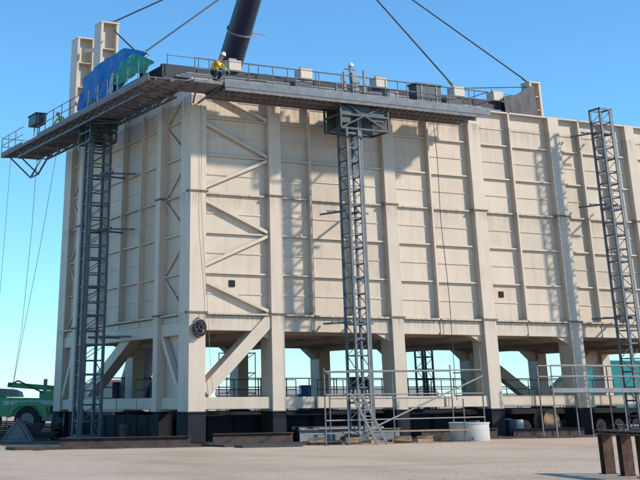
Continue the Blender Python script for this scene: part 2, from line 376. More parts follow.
# ------------------------------------------------------------------ transporters under the module
def wheel_mesh(r, wd, m):
    return MB().tube((0, -wd/2, 0), (0, wd/2, 0), r, 16).mesh('tyre', m)
tyre_me = wheel_mesh(.4, .3, M['tyre'])
hub_me = MB().tube((0, -.17, 0), (0, .17, 0), .2, 12).mesh('rim', M['black'])
for j, (y, x0, lab) in enumerate(((5.0, 1.5, 'low black transporter trailer under the front half of the module'), (14.6, 2.5, 'low black transporter trailer under the rear half of the module'))):
    t = thing('transporter_trailer', lab, 'trailer', (x0, y, 0), 0, 'transporter trailers under the module')
    L = 36
    boxp('deck', t, 0, L, -1.3, 1.3, 1.12, 1.40, M['black'])
    boxp('spine', t, .2, L-.2, -.35, .35, .75, 1.12, M['black'])
    n = 24
    for k in range(n):
        for s in (-1, 1):
            wv = link('wheel', tyre_me, t, (.8+k*1.45, s*.85, .4)); link('rim', hub_me, wv)
            MB().beam((.8+k*1.45, s*.6, .42), (.8+k*1.45+.3, s*.6, 1.12), .12).build('axle_arm', M['black'], t)

for lab, x0, x1, y0, y1 in (('long black skid beam behind the first front support blocks', 1.2, 18.2, 1.7, 2.3), ('black skid beam under the shaded left side of the module', .15, .65, 4.6, 12.2), ('black skid beam under the far end of the left side', .15, .65, 12.4, 16.0), ('long black skid beam along the middle of the module', 1.0, 43.0, 9.6, 10.2)):
    t = thing('skid_beam', lab, 'skid beam', ((x0+x1)/2, (y0+y1)/2, 0)); a, c = (x1-x0)/2, (y1-y0)/2
    boxp('bottom_flange', t, -a, a, -c, c, 0, .08, M['black']); boxp('top_flange', t, -a, a, -c, c, 1.2, 1.28, M['black']); boxp('web', t, -a+.02*(a < c), a-.02*(a < c), -c*(.15 if a > c else 1)+.01, c*(.15 if a > c else 1)-.01, .08, 1.2, M['black'])
    n = int(max(a, c)*2/1.5)
    for k in range(n):
        f = -1+(2*k+1)/n
        if a > c: boxp('web_stiffener', t, a*f-.02, a*f+.02, -c+.02, -c*.15, .08, 1.2, M['black'])
        else: boxp('web_stiffener', t, -a-.03, -a, c*f-.03, c*f+.03, .08, 1.2, M['black'])

# ------------------------------------------------------------------ mast climbers
def mast_section_mesh(w, h):
    b = MB(); r = w/2
    for x in (-r, r):
        for y in (-r, r): b.box(x-.06, x+.06, y-.06, y+.06, 0, h)
    for z in (.05, h/2):
        t = .045 if z < .1 else .03
        for s in (-r, r):
            b.box(-r, r, s-.03, s+.03, z-t, z+t); b.box(s-.03, s+.03, -r, r, z-t, z+t)
    for s in (-r, r):
        b.beam((-r, s, h/2), (r, s, h-.03), .035)
        b.beam((s, -r, .06), (s, r, h/2), .035)
    return b.mesh('mast_section', M['dark'])
MS = mast_section_mesh(.9, 1.5)
rack_me = MB().box(-.06, .06, -.04, .04, 0, 1.5).mesh('gear_rack', M['galv'])
def mast(root, n, face, ties, wall_d):
    for k in range(n):
        s = link('mast_section', MS, root, (0, 0, .25+1.5*k))
        link('gear_rack', rack_me, s, face)
    b = MB().box(-.9, .9, -.7, .7, .06, .25)
    for x in (-.8, .8):
        for y in (-.6, .6): b.box(x-.1, x+.1, y-.1, y+.1, 0, .06)
    b.build('base_frame', M['dark'], root)
    for z, d in ties:
        dx, dy = d
        b = MB(); px, py = -dy, dx
        for s in (-.4, .4): b.beam((px*s, py*s, z), (px*s*2.2+dx*wall_d, py*s*2.2+dy*wall_d, z+.02), .09)
        b.beam((px*-1.3+dx*.5, py*-1.3+dy*.5, z), (px*1.3+dx*.5, py*1.3+dy*.5, z), .09)
        b.build('wall_tie', M['dark'], root)
def drive_unit(root, z0, z1, hx0, hx1, hy0, hy1):
    """cage with motors and panels round the mast"""
    b = MB()
    for x in (hx0, hx1):
        for y in (hy0, hy1): b.box(x-.05, x+.05, y-.05, y+.05, z0, z1)
    for z in (z0, (z0+z1)/2, z1):
        for x in (hx0, hx1): b.box(x-.04, x+.04, hy0, hy1, z-.05, z+.05)
        for y in (hy0, hy1): b.box(hx0, hx1, y-.04, y+.04, z-.05, z+.05)
    for y in (hy0, hy1): b.beam((hx0, y, z0), (hx1, y, z1), .07); b.beam((hx1, y, z0), (hx0, y, z1), .07)
    d = b.build('drive_frame', M['drive'], root)
    for x in (hx0+.45, hx1-.45):
        MB().tube((x, (hy0+hy1)/2-.45, z0+.35), (x, (hy0+hy1)/2-.45, z0+1.0), .22, 12).tube((x, (hy0+hy1)/2-.45, z0+1.0), (x, (hy0+hy1)/2-.45, z0+1.15), .13, 12).build('motor', M['mach'], d, smooth=True)
    boxp('cover_panel', d, hx0+.1, hx1-.1, hy1-.12, hy1-.06, z0+.1, z1-.1, M['drive']); boxp('cover_panel', d, -.5, .9, hy0+.1, hy0+.16, z0+.75, z1-.06, M['drive'])
    boxp('panel_box', d, hx0+.1, hx0+.7, hy0+.08, hy0+.35, z0+.3, z1-.25, M['drive'])
    boxp('panel_box', d, hx1-1.2, hx1-.15, hy0+.08, hy0+.3, z0+.5, z1-.4, M['drive'])
def deck_section_mesh(L, w, bars):
    """along +x, outer edge at y=0, inner at y=w; underside at z=0"""
    b = MB()
    for k in range(int(L/.24)): b.box((k+.1)*L/int(L/.24), (k+.9)*L/int(L/.24), .05, w-.05, .165, .20)
    b.box(0, L, 0, .05, 0, .2); b.box(0, L, w-.05, w, 0, .2); b.box(0, L, w*.5-.04, w*.5+.04, .03, .16)
    for k in range(3): y = .3+k*(w-.6)/2+.1; b.box(0, L, y-.03, y+.03, .06, .165)
    for k in range(2): x = (k+.5)*L/2; b.box(x-.04, x+.04, .05, w-.05, .02, .1)
    b.beam((0, .06, .03), (L, w-.06, .03), .05)
    return b.mesh('platform_section', M['deckm'])
def rail_mesh(L, h):
    b = MB(); b.tube((.02, 0, 0), (.02, 0, h), .028, 6)
    for z in (h, h*.55): b.tube((0, 0, z), (L, 0, z), .024, 6)
    b.box(.0, L, -.015, .015, .0, .15)
    return b.mesh('guardrail', M['galv'])

# front climber: mast at (9.5,-.95); platform x .6 .. 19.5
MASTN = 0
fc = thing('mast_climber', 'front work platform on lattice mast climbing the sunlit long wall', 'work platform', (8.87, -1.95, 0), 0, 'mast climbing work platforms')
mast(fc, 12, (.28, -.52, 0), [(11.2, (0, 1)), (5.6, (0, 1))], 2.0)
ZB = 17.0; L = 1.45; W = 2.5
dm = deck_section_mesh(L, W, 5); rm = rail_mesh(L, 1.1)
toe = MB().box(0, L, -.03, -.003, -.08, .24).mesh('toe_board', M['dark'])
for k in range(12):
    x = -8.4+k*L
    s = link('platform_section', dm, fc, (x, -1.25, ZB)); link('toe_board', toe, s)
    link('guardrail', rm, fc, (x, -1.23, ZB+.2))
for xe in (-8.4+12*L,):
    b = MB()
    for z in (ZB+.75, ZB+1.3): b.tube((xe, -1.23, z), (xe, 1.2, z), .024, 6)
    b.tube((xe, 1.2, ZB+.2), (xe, 1.2, ZB+1.3), .028, 6); b.build('end_rail', M['galv'], fc)
b = MB(); x0_, x1_ = -8.35, -8.4+12*L-.05
for y in (-1.2, -.3, .5, 1.15): b.box(x0_, x1_-.3, y-.05, y+.05, ZB-.26, ZB-.001)
for k in range(44):
    xa = x0_+.2+k*(x1_-x0_-.6)/44; b.box(xa-.05, xa+.05, -1.14, 1.1, ZB-.17, ZB-.02)
b.build('under_truss', M['deckm'], fc)
drive_unit(fc, 15.45, 16.95, -1.1, 2.0, -.95, .8)
b = MB().tube((.0, -.35, 18.3), (.0, -.35, 19.1), .05).tube((-.35, -.35, 18.9), (.35, -.35, 18.9), .04).build('mast_head', M['galv'], fc)
MB().box(-.2, .2, -.9, -.6, 17.25, 18.6).box(.6, .72, -.85, -.73, 17.25, 18.8).box(-.75, -.62, -.9, -.78, 17.25, 18.6).build('control_column', M['mach'], fc)
u = cyl_lathe([(0, .2), (.10, .18), (.16, .1), (.17, 0), (.0, 0)], 12).build('work_lamp', M['helmet'], fc, (.05, -.4, 19.06), True)

# left climber: mast at (-1.5, 10.1); platform y -1 .. 24.5
lc = thing('mast_climber', 'left work platform on lattice mast beside the shaded end wall', 'work platform', (-1.95, 8.8, 0), 0, 'mast climbing work platforms')
mast(lc, 12, (-.52, -.3, 0), [(10.9, (1, 0)), (5.2, (1, 0)), (14.0, (1, 0))], 2.1)
L2 = 1.5; W2 = 2.6
dm2 = deck_section_mesh(L2, W2, 6); rm2 = rail_mesh(L2, 1.1)
ROT = (0, 0, -math.pi/2)                               # local +x -> -y, local +y -> +x
for k in range(17):
    y = 14.1-k*L2
    link('platform_section', dm2, lc, (-1.7, y, ZB), ROT)
    if k not in (3, 4): link('guardrail', rm2, lc, (-1.68, y, ZB+.2), ROT)
for ye in (14.1,):
    b = MB()
    for z in (ZB+.75, ZB+1.3): b.tube((-1.68, ye, z), (.9, ye, z), .024, 6)
    b.tube((.9, ye, ZB+.2), (.9, ye, ZB+1.3), .028, 6); b.build('end_rail', M['galv'], lc)
b = MB()                                               # under-trusses
for x in (-1.3, .75):
    b.beam((x, 11.5, ZB-.3), (x, -9.5, ZB-.3), .09)
    for k in range(14): b.beam((x, 11.5-k*1.5, ZB-.3), (x, 11.5-(k+1)*1.5+.02, ZB), .06); b.beam((x, 11.5-k*1.5, ZB), (x, 11.5-k*1.5, ZB-.3), .05)
for k in range(0, 15): b.beam((-1.3, 11.5-k*1.5, ZB-.3), (.75, 11.5-k*1.5, ZB-.3), .06)
for k in range(0, 14, 2): b.beam((-1.3, 11.5-k*1.5, ZB-.3), (.75, 11.5-(k+1)*1.5, ZB-.3), .06)
b.build('under_truss', M['dark'], lc)
b = MB()                                               # outrigger bracket below the far end
for y in (12.0, 13.6):
    b.beam((-1.2, y, ZB), (.2, y-.4, ZB-1.3), .09); b.beam((1.0, y, ZB), (.2, y-.4, ZB-1.3), .09)
b.beam((.2, 11.6, ZB-1.3), (.2, 13.2, ZB-1.3), .09); b.build('outrigger_bracket', M['galv'], lc)
for o_ in lc.children:
    if o_.name.startswith('mast_section'): o_.scale = (1.25, 1.25, 1)
drive_unit(lc, 15.75, 16.95, -.85, .75, -.9, .95)
# corner catwalk where the two platforms meet
b = MB().box(-8.9, -9.4, -.6, .55, ZB+.01, ZB+.19); 
cw = thing('corner_catwalk', 'small grey catwalk bridging the two platforms at the module corner', 'catwalk', (0, -1.95, ZB))
boxp('deck', cw, -1.3, .44, -1.2, 1.2, .02, .19, M['deckm'])
b = MB()
for x in (-1.25, -.4, .4): b.tube((x, -1.17, .2), (x, -1.17, 1.3), .03, 6)
for z in (.75, 1.3): b.tube((-1.3, -1.17, z), (.44, -1.17, z), .025, 6)
b.build('guardrail', M['galv'], cw)
MB().beam((-1.0, -1.0, .0), (.1, 1.9, -.35), .08).beam((.4, -1.0, .0), (.4, 1.9, -.35), .08).build('bracket', M['dark'], cw)

# right mast without a platform, and the one behind the module
rc = thing('climber_mast', 'bare dark lattice mast rising above the roof at the right', 'mast', (27.5, -1.95, 0), 0, 'bare lattice masts')
mast(rc, 12, (.3, -.52, 0), [(12.6, (0, 1)), (16.9, (0, 1)), (6.2, (0, 1))], 2.0)
MB().box(-.5, .5, -.5, -.42, 18.25, 18.35).box(-.5, .5, .42, .5, 18.25, 18.35).box(-.5, -.42, -.5, .5, 18.25, 18.35).box(.42, .5, -.5, .5, 18.25, 18.35).build('mast_top_frame', M['dark'], rc)
bc = thing('climber_mast', 'lattice mast behind the module, glimpsed between the middle legs', 'mast', (29.1, 21.5, 0), 0, 'bare lattice masts')
mast(bc, 11, (.3, .52, 0), [(6.2, (0, -1)), (12.6, (0, -1))], 1.5)

# ------------------------------------------------------------------ roof frame, lugs, slings, crane
rf = thing('roof_frame', 'dark navy roof frame with cream lifting blocks along its edge', 'roof frame', (0, 4.5, 17.86))
for y0, y1 in ((0, .35), (10.4, 10.75)):
    boxp('edge_beam', rf, .2, 27.3, y0, y1, .0, 1.0, M['rooff'])
    boxp('edge_beam', rf, .2, 27.3, y0-.12, y1+.12, 1.0, 1.25, M['rooff'])
    boxp('edge_beam', rf, .2, 27.3, y0+.05, y1-.05, 1.25, 2.0, M['rooff'])
for x in (.2, 4.6, 9.6, 15.1, 21.1, 26.9): boxp('cross_beam', rf, x, x+.4, .35, 10.4, .2, 1.9, M['rooff'])
for k in range(19): boxp('web_stiffener', rf, .8+k*1.42, .86+k*1.42, -.1, -.001, .02, 1.0, M['rooff'])
for x in (4.9, 9.85, 15.35, 21.4, 24.6):
    for y in (.18, 10.58):
        lug = boxp('lifting_block', rf, x-.42, x+.42, y-.4, y+.4, 2.0, 2.62, cream)
        boxp('eye_plate', lug, -.25, .25, -.05, .05, .31, .5, M['mach'])
boxp('lifting_node', rf, -.75, .25, 2.2, 3.0, 2.3, 2.95, cream)
boxp('lifting_node_post', rf, -.05, .2, 2.35, 2.85, 0.02, 2.3, M['rooff'])
for k in range(14): MB().tube((.5+k*2.02, -.05, 1.26), (.5+k*2.02, -.05, 2.55), .025, 6).build('rail_post', M['dark'], rf)
MB().tube((.4, -.05, 2.5), (26.9, -.05, 2.5), .02, 6).build('rail_wire', M['dark'], rf)
for k in range(3): MB().tube((1.0+k*.3, -.22-k*.05, 1.3+.1*k), (25-k*2, -.22-k*.05, 1.32+.1*k), .05, 8).build('service_pipe', M['mach'], rf)
rr_ = random.Random(3)
for k in range(12):
    x = 1.5+k*2.05+rr_.uniform(-.4, .4); h = rr_.uniform(.2, .55); wd = rr_.uniform(.2, .6)
    boxp('junction_box', rf, x, x+wd, -.34, -.13, .35, .35+h, M['mach'] if k % 3 else M['drive'])
HOOK = Vector((14.6, 10.6, 32.3))
hk = thing('hook_block', 'crane hook block holding the four slings above the roof', 'hook', tuple(HOOK))
MB().box(-.5, .5, -.25, .25, .5, 1.9).build('block_cheeks', M['boom'], hk)
MB().path([(0,0,.5), (.0,0,.2), (.22,0,0), (.2,0,-.25), (0,0,-.38), (-.2,0,-.25)], .09, 8).build('hook', M['boom'], hk)
def sling(p, label):
    t = thing('sling', label, 'sling', p, 0, 'slings running up to the crane hook')
    q = HOOK-Vector(p); MB().tube((0,0,0), q, .055, 8).build('wire', M['rope'], t)
    MB().tube(q.normalized()*.0, q.normalized()*.55, .10, 8).build('shackle', M['mach'], t)
sling((.7, 14.9, 24.84), 'sling from the top of the cream roof post to the hook')
sling((-.2, 7.1, 20.82), 'sling from the cream lifting node beside the green tarpaulin to the hook')
sling((21.3, 4.7, 20.55), 'sling from a cream lifting block beyond the grey platform crate to the hook')
sling((28.0, 5.1, 21.54), 'rightmost sling, from the cream post at the roof end to the hook')
t = MB().tube((21.8, 4.7, 20.5), (27.6, 5.0, 21.2), .035, 6).build('guard_rope', M['rope']); tag(t, 'taut dark rope strung from lifting block to right roof post', 'rope')
t = MB().tube((.9, 14.3, 24.3), (-.2, 7.1, 20.9), .05, 6).build('guy_rope', M['rope']); tag(t, 'dark rope slanting from roof post down to lifting node', 'rope')
# crane
BASE = Vector((18.1, 51.0, 2.6)); P1 = Vector((17.55, 30, 27.6)); dirb = (P1-BASE).normalized(); TIP = BASE+dirb*63
cr = thing('mobile_crane', 'dark telescopic crane boom rising behind the module roof', 'crane', (18.1, 52, 0), 0)
def loc(p): return tuple(Vector(p)-Vector((18.1, 52, 0)))
MB().tube(loc(BASE), loc(BASE+dirb*24), 1.28, 20).build('boom_base', M['boom'], cr, smooth=True)
MB().tube(loc(BASE+dirb*24), loc(BASE+dirb*63), 1.12, 20, .8).build('boom_extension', M['boom'], cr, smooth=True)
cj = P1+dirb*2.6
MB().tube(loc(cj), loc(cj+dirb*.12), 1.14, 20).beam(loc(cj+Vector((.9, -.3, 0))), loc(cj+Vector((2.3, -.3, -.1))), .09).build('boom_collar', M['mach'], cr)
MB().box(-2.2, 2.2, -4, 7, 1.0, 1.8).build('carrier', M['mach'], cr)
MB().box(-1.8, 1.8, -1, 6, 1.8, 3.6).build('upper_structure', M['boom'], cr)
MB().box(1.9, 3.1, -2.5, -.2, 1.8, 3.9).build('cab', M['boom'], cr)
for s in (-1, 1):
    MB().box(s*2.2, s*3.1, -4.5, 7.5, .0, 1.25).build('crawler_track', M['tyre'], cr)
MB().path([loc(TIP), loc(HOOK+Vector((0, 0, 1.9)))], .05).build('hoist_rope', M['rope'], cr)

# ------------------------------------------------------------------ things on the platforms and the roof
def cloth(name, label, quad, m, seed, amp, nu=64, nv=40, thick=.02):
    """quad: four corner curves sampled bilinearly: top list and bottom list of points (same length)"""
    top, bot = quad; r = random.Random(seed); ph = [r.random()*6 for _ in range(6)]
    b = MB(); npt = len(top)-1
    def samp(l, u):
        i = min(int(u*npt), npt-1); f = u*npt-i; return Vector(l[i]).lerp(Vector(l[i+1]), f)
    for j in range(nv+1):
        for i in range(nu+1):
            u, v = i/nu, j/nv; p = samp(top, u).lerp(samp(bot, u), v)
            d = amp*(.3+.7*v)*(math.sin(u*17+ph[0]+v*2)*.6+math.sin(u*31+ph[1]-v*3)*.3+math.sin(v*9+ph[2]+u*5)*.3)
            d += amp*.05*(math.sin(u*47+ph[4]+6*math.sin(v*7+ph[1]))*.5+math.sin(v*19+u*27+ph[5])*.6+math.sin(u*21-v*17+ph[2])*.7)
            p += Vector((-abs(d)*.9-.05, d*.3, -.12*amp*math.sin(u*9+ph[3])))
            b.v.append(tuple(p))
    for j in range(nv):
        for i in range(nu): k = j*(nu+1)+i; b.f.append((k, k+1, k+nu+2, k+nu+1))
    o = b.build(name, m, smooth=False); o.data.polygons.foreach_set('use_smooth', [True]*len(o.data.polygons))
    s = o.modifiers.new('solid', 'SOLIDIFY'); s.thickness = thick
    return tag(o, label, 'tarpaulin')
cloth('tarpaulin', 'large bright blue tarpaulin draped beside the left roof posts',
      ([(-.9, 14.4, 20.9), (-.6, 11.5, 21.6), (-.5, 8.6, 21.6), (-.3, 5.4, 20.6)], [(-1.3, 13.9, 18.0), (-1.4, 11.5, 17.9), (-1.4, 8.6, 18.0), (-.8, 6.2, 19.6)]), M['blue'], 3, .5)
cloth('tarpaulin', 'green tarpaulin hung over the railing next to the blue one',
      ([(-.75, 8.4, 20.7), (-.75, 6.4, 20.75), (-.7, 4.9, 20.2), (-.6, 3.6, 19.7)], [(-1.25, 8.3, 19.2), (-1.2, 6.8, 19.0), (-1.0, 5.2, 19.2), (-.9, 4.2, 19.2)]), M['green'], 5, .35)
cloth('tarpaulin', 'black tarpaulin stretched up to the right roof post',
      ([(24.9, 4.1, 20.1), (26.0, 4.1, 20.35), (27.0, 4.15, 20.9), (27.75, 4.3, 21.2)], [(24.9, 4.0, 18.0), (26.0, 4.0, 18.0), (27.0, 4.0, 18.0), (27.8, 4.1, 18.0)]), M['blackt'], 8, .12)
cloth('tarpaulin', 'white plastic sheet hanging between blue and green tarpaulins',
      ([(-1.25, 8.75, 19.9), (-1.25, 8.5, 19.95), (-1.25, 8.25, 19.9)], [(-1.4, 8.75, 18.4), (-1.4, 8.4, 18.3), (-1.4, 8.0, 18.4)]), M['white'], 9, .15)
def crate(name, label, cat, loc, sx, sy, sz, m, lid=.06):
    t = thing(name, label, cat, loc)
    boxp('body', t, -sx/2, sx/2, -sy/2, sy/2, 0, sz, m); boxp('lid', t, -sx/2-.06, sx/2+.06, -sy/2-.06, sy/2+.06, sz, sz+lid, m)
    for x in (-sx*.3, sx*.3): MB().box(x-.04, x+.04, -sy/2-.03, -sy/2-.002, .02, sz-.02).build('latch_strap', M['mach'], t)
    return t
crate('equipment_crate', 'dark grey-green lidded crate on the front platform near its end', 'crate', (14.1, -2.1, 17.2), 1.75, .8, 1.25, M['drive'], .1)
crate('control_box', 'dark control box perched at the railing of the left platform', 'control box', (-3.5, 15.9, 17.95), .7, 1.5, .62, M['drive'])
t = bpy.data.objects['control_box']; MB().beam((0, -.5, 0), (0, -.5, -.6), .06).beam((0, .5, 0), (0, .5, -.6), .06).build('bracket', M['galv'], t)
crate('tool_bin', 'small dark tool bin beside the front mast on the platform', 'tool bin', (12.0, -1.6, 17.2), .8, .6, .9, M['mach'])

# ------------------------------------------------------------------ workers
def skinmesh(name, joints, edges, m, parent, root=0, sub=2):
    me = bpy.data.meshes.new(name); me.from_pydata([j[:3] for j in joints], edges, []); me.materials.append(m)
    o = link(name, me, parent); sk = o.modifiers.new('skin', 'SKIN'); sk.use_smooth_shade = True
    lay = me.skin_vertices[0].data if me.skin_vertices else None
    if lay is None:
        bm = bmesh.new(); bm.from_mesh(me); bm.verts.layers.skin.verify(); bm.to_mesh(me); bm.free(); lay = me.skin_vertices[0].data
    for i, j in enumerate(joints):
        r = j[3]; lay[i].radius = (r, j[4] if len(j) > 4 else r); lay[i].use_root = i == root
    sb = o.modifiers.new('sub', 'SUBSURF'); sb.levels = sub; sb.render_levels = sub
    return o
def worker(label, loc, rz, bend=1.0):
    t = thing('person', label, 'person', loc, rz)
    # faces +x, bending forward and down
    P = dict(pel=(-.16,0,.46), wst=(-.06,0,.62), chs=(.12,0,.84), nck=(.26,0,.99), hd0=(.33,0,1.06), hd1=(.43,0,1.17))
    J = [(*P['pel'],.15,.17), (*P['wst'],.14,.17), (*P['chs'],.14,.19), (*P['nck'],.065), (*P['hd0'],.075), (*P['hd1'],.095)]
    E = [(0,1),(1,2),(2,3),(3,4),(4,5)]
    for s in (-1, 1):
        n = len(J)
        J += [(-.12,s*.12,.42,.10), (.24,s*.20,.46,.075), (.04,s*.18,.12,.05), (.04,s*.18,.06,.048), (.21,s*.20,.04,.042)]
        E += [(0,n),(n,n+1),(n+1,n+2),(n+2,n+3),(n+3,n+4)]
        n = len(J)
        sh = (.18, s*.20, .87); el = (.34, s*.31, .64); wr = (.52, s*.22, .50)
        J += [(*sh,.065), (*el,.048), (*wr,.032), (.57,s*.21,.47,.036)]
        E += [(2,n),(n,n+1),(n+1,n+2),(n+2,n+3)]
        for f in range(4):
            k = len(J); oy = s*(.21+(f-1.5)*.022)
            J += [(.62,oy,.45,.010), (.645,oy,.42,.009), (.64,oy,.385-.004*(f%2),.008)]
            E += [(n+3,k),(k,k+1),(k+1,k+2)]
        k = len(J); J += [(.575,s*.165,.455,.011), (.60,s*.15,.43,.009)]; E += [(n+3,k),(k,k+1)]
    body = skinmesh('body', J, E, M['skin'], t)
    # clothing follows the same joints
    TJ = [(*P['pel'],.165,.185), (*P['wst'],.155,.185)]; TE = [(0,1)]
    for s in (-1, 1):
        n = len(TJ); TJ += [(-.12,s*.12,.42,.118), (.24,s*.20,.46,.09), (.04,s*.18,.14,.07)]; TE += [(0,n),(n,n+1),(n+1,n+2)]
    skinmesh('trousers', TJ, TE, M['navy'], t)
    skinmesh('hivis_vest', [(-.10,0,.55,.18,.21), (-.01,0,.70,.19,.23), (.12,0,.84,.19,.24), (.22,0,.94,.12,.16)], [(0,1),(1,2),(2,3)], M['hivis'], t)
    for s in (-1, 1):
        skinmesh('sleeve', [(.16,s*.17,.88,.09), (.26,s*.26,.76,.075), (.34,s*.31,.64,.065), (.47,s*.245,.54,.05)], [(0,1),(1,2),(2,3)], M['orange'] if s < 0 else M['hivis'], t)
        skinmesh('boot', [(.03,s*.18,.13,.066), (.03,s*.18,.065,.064), (.22,s*.20,.045,.05)], [(0,1),(1,2)], M['tyre'], t)
    skinmesh('vest_hem', [(-.13,0,.52,.187,.215), (-.10,0,.565,.187,.218)], [(0,1)], M['orange'], t)
    skinmesh('reflective_band', [(.02,0,.735,.198,.238), (.04,0,.765,.198,.24)], [(0,1)], M['refl'], t)
    MB().prism([(0,-.02), (.04,0), (0,.05)], 1, -.012, .012).build('nose', M['skin'], t, (.52, 0, 1.14))
    for s in (-1, 1):
        MB().tube((.51, s*.035, 1.185), (.525, s*.035, 1.18), .012, 8).build('eye', M['tyre'], t)
        MB().tube((.41, s*.09, 1.16), (.41, s*.105, 1.16), .03, 8).build('ear', M['skin'], t)
    h = cyl_lathe([(0, .13), (.06, .12), (.105, .075), (.125, .0), (.15, -.012), (.145, -.02), (.0, -.015)], 16).build('helmet', M['helmet'], t, (.425, 0, 1.21), True)
    h.rotation_euler = (0, RAD(28), 0)
    return t
worker('person in yellow and orange hi-vis and white helmet bending at the corner', (.1, -2.8, 17.2), RAD(-55)).scale = (1.17, 1.2, 1.17)
worker('person in hi-vis and white helmet bent behind the far left railing', (-2.6, 13.6, 17.2), RAD(120))

# ------------------------------------------------------------------ ropes, cables, coil on the module
def rope(name, label, pts, r, m, cat='rope'): return tag(MB().path(pts, r).build(name, m), label, cat)
rope('hanging_rope', 'thin rope hanging from the left platform, the one farther left', [(-3.0, 17.0, 17.0), (-3.02, 17.1, 12), (-3.1, 17.6, 6), (-3.3, 18.6, 1.2), (-3.4, 19.0, .05)], .015, M['ropel'])
rope('hanging_rope', 'thin rope hanging from the left platform close to the module edge', [(-2.3, 15.0, 17.0), (-2.6, 16.4, 11), (-3.0, 18.2, 4.5), (-3.2, 19.6, .05)], .015, M['ropel'])
rope('hanging_rope', 'faint rope at the far tip of the left platform', [(-3.0, 22.7, 17.0), (-3.05, 22.8, 9), (-3.2, 23, .05)], .013, M['ropel'])
pts = [(15.95+.02*k+.05*math.sin(k*.8), -.12-.03*math.sin(k), 17.0-k*1.08) for k in range(15)]
rope('hanging_cable', 'dark cable hanging down the front wall right of the mast', pts, .02, M['rope'], 'cable')
pts = [(.55+.012*k*k*.4+.04*math.sin(k*.9), -.1-.02*math.sin(k*1.3), 16.6-k*1.1) for k in range(14)]
rope('hanging_cable', 'thin dark cable hanging down the corner column', pts, .011, M['ropel'], 'cable')
b = MB(); r = random.Random(2)
for q in range(16):
    rr = .06+.28*r.random(); cx, cz = r.uniform(-.07, .07), r.uniform(-.08, .08)
    ring = [(cx+rr*math.cos(a*math.pi/9), -.07-.018*q+.02*math.sin(a), cz+rr*1.05*math.sin(a*math.pi/9)) for a in range(19)]
    b.path(ring, .034)
b.beam((0, 0, .46), (0, -.2, .46), .06)
tag(b.build('cable_coil', M['rope'], None, (.47, -.02, 5.28)), 'round coil of dark cable hung on the corner column', 'cable coil')

# ------------------------------------------------------------------ scaffolding and walkways at the foot
def scaffold():
    t = thing('scaffold', 'grey tube scaffold with guardrails round the front mast base', 'scaffold', (4.4, -5.9, 0))
    LX, LY = 10.2, 3.6
    def pole(x, y, h):
        o = MB().tube((x, y, .02), (x, y, h), .036, 8).build('standard', M['galv'], t); MB().box(x-.1, x+.1, y-.1, y+.1, 0, .02).build('foot_plate', M['galv'], o)
    for x, y, h in ((0, 0, 3.3), (1.25, .0, 2.9), (LX, 1.3, 4.3), (8.9, 1.25, 1.95), (2.4, LY, 3.3), (6.2, LY, 3.3), (LX, LY+.4, 3.6)): pole(x, y, h)
    def led(p, q, r=.03): MB().tube(p, q, r, 8).build('ledger', M['galv'], t)
    f = lambda x: 1.3*x/LX
    for z in (1.05, .5): led((-1.2 if z < 1 else 0, -.05, z), (LX, 1.25, z+.05))
    led((0, -.06, 2.15), (LX, 1.25, 2.2)); led((0, -.06, 3.15), (LX, 1.25, 3.3))
    led((2.4, LY+.05, 2.0), (LX, LY+.4, 2.0)); led((2.4, LY+.05, 3.2), (LX, LY+.4, 3.3))
    for x, yy in ((LX, 1.3),): led((x+.05, yy-.1, 2.1), (x+.05, LY+.2, 2.1)); led((x+.05, yy-.1, 3.2), (x+.05, LY+.2, 3.2))
    for z in (2.12, 3.12): led((.05, -.1, z), (2.42, LY+.1, z))
    MB().tube((1.9, .1, .45), (LX, 1.2, 3.0), .04, 8).build('diagonal_tube', M['galv'], t)
    b = MB().box(1.3, 8.8, .35, .62, .52, .57).box(1.3, 8.9, .7, .95, .525, .575)
    b.build('plank', M['timber'], t)
    # steep stair ladder
    ld = MB()
    for s in (0, .55): ld.beam((1.35+s, -.25, 2.15), (2.6+s, -.35, .02), .07, .12)
    for k in range(8): u = (k+.5)/8; ld.tube((1.35+1.25*u, -.25-.1*u, 2.15-2.13*u), (1.9+1.25*u, -.25-.1*u, 2.15-2.13*u), .025, 6)
    ld.build('stair_ladder', M['galv'], t)
    return t
scaffold()
def walkway(label, x0, x1, y0, y1, z, name='access_walkway', rails=(True, True), step=2.2, m='galv'):
    t = thing(name, label, 'walkway', (x0, y0, 0)); Lx, Ly = x1-x0, y1-y0
    boxp('deck', t, 0, Lx, 0, Ly, z-.24, z, M['mach'])
    n = max(2, int(Lx/step)+1)
    for s, yy in enumerate((.02, Ly-.02)):
        if not rails[s]: continue
        for k in range(n): MB().tube((k*Lx/(n-1), yy, .0), (k*Lx/(n-1), yy, z+1.15), .04, 6).build('post', M[m], t)
        for zz in (1.15, .6): MB().tube((0, yy-.05, z+zz), (Lx, yy-.05, z+zz), .035, 6).build('rail', M[m], t)
    return t
walkway('grey railed walkway along the right front legs', 20.9, 36.0, -2.6, -1.4, 2.45, m='pale')
walkway('dark railed walkway seen behind the rear legs', 3.0, 43.0, 20.6, 21.0, 2.2, m='dark', step=2.0)

# ------------------------------------------------------------------ things on the ground in front
def tank():
    t = thing('water_tank', 'low round off-white tank standing by the scaffold', 'tank', (14.1, -3.9, 0))
    o = cyl_lathe([(.0, .03), (.98, .0), (1.02, .05), (1.02, .78), (1.06, .80), (1.06, .86), (.98, .86), (.96, .5), (0, .5)], 36).build('shell', M['white'], t, smooth=True)
    MB().tube((-.5, -.92, .12), (-.53, -1.1, .12), .06, 10).build('outlet_valve', M['mach'], o)
tank()
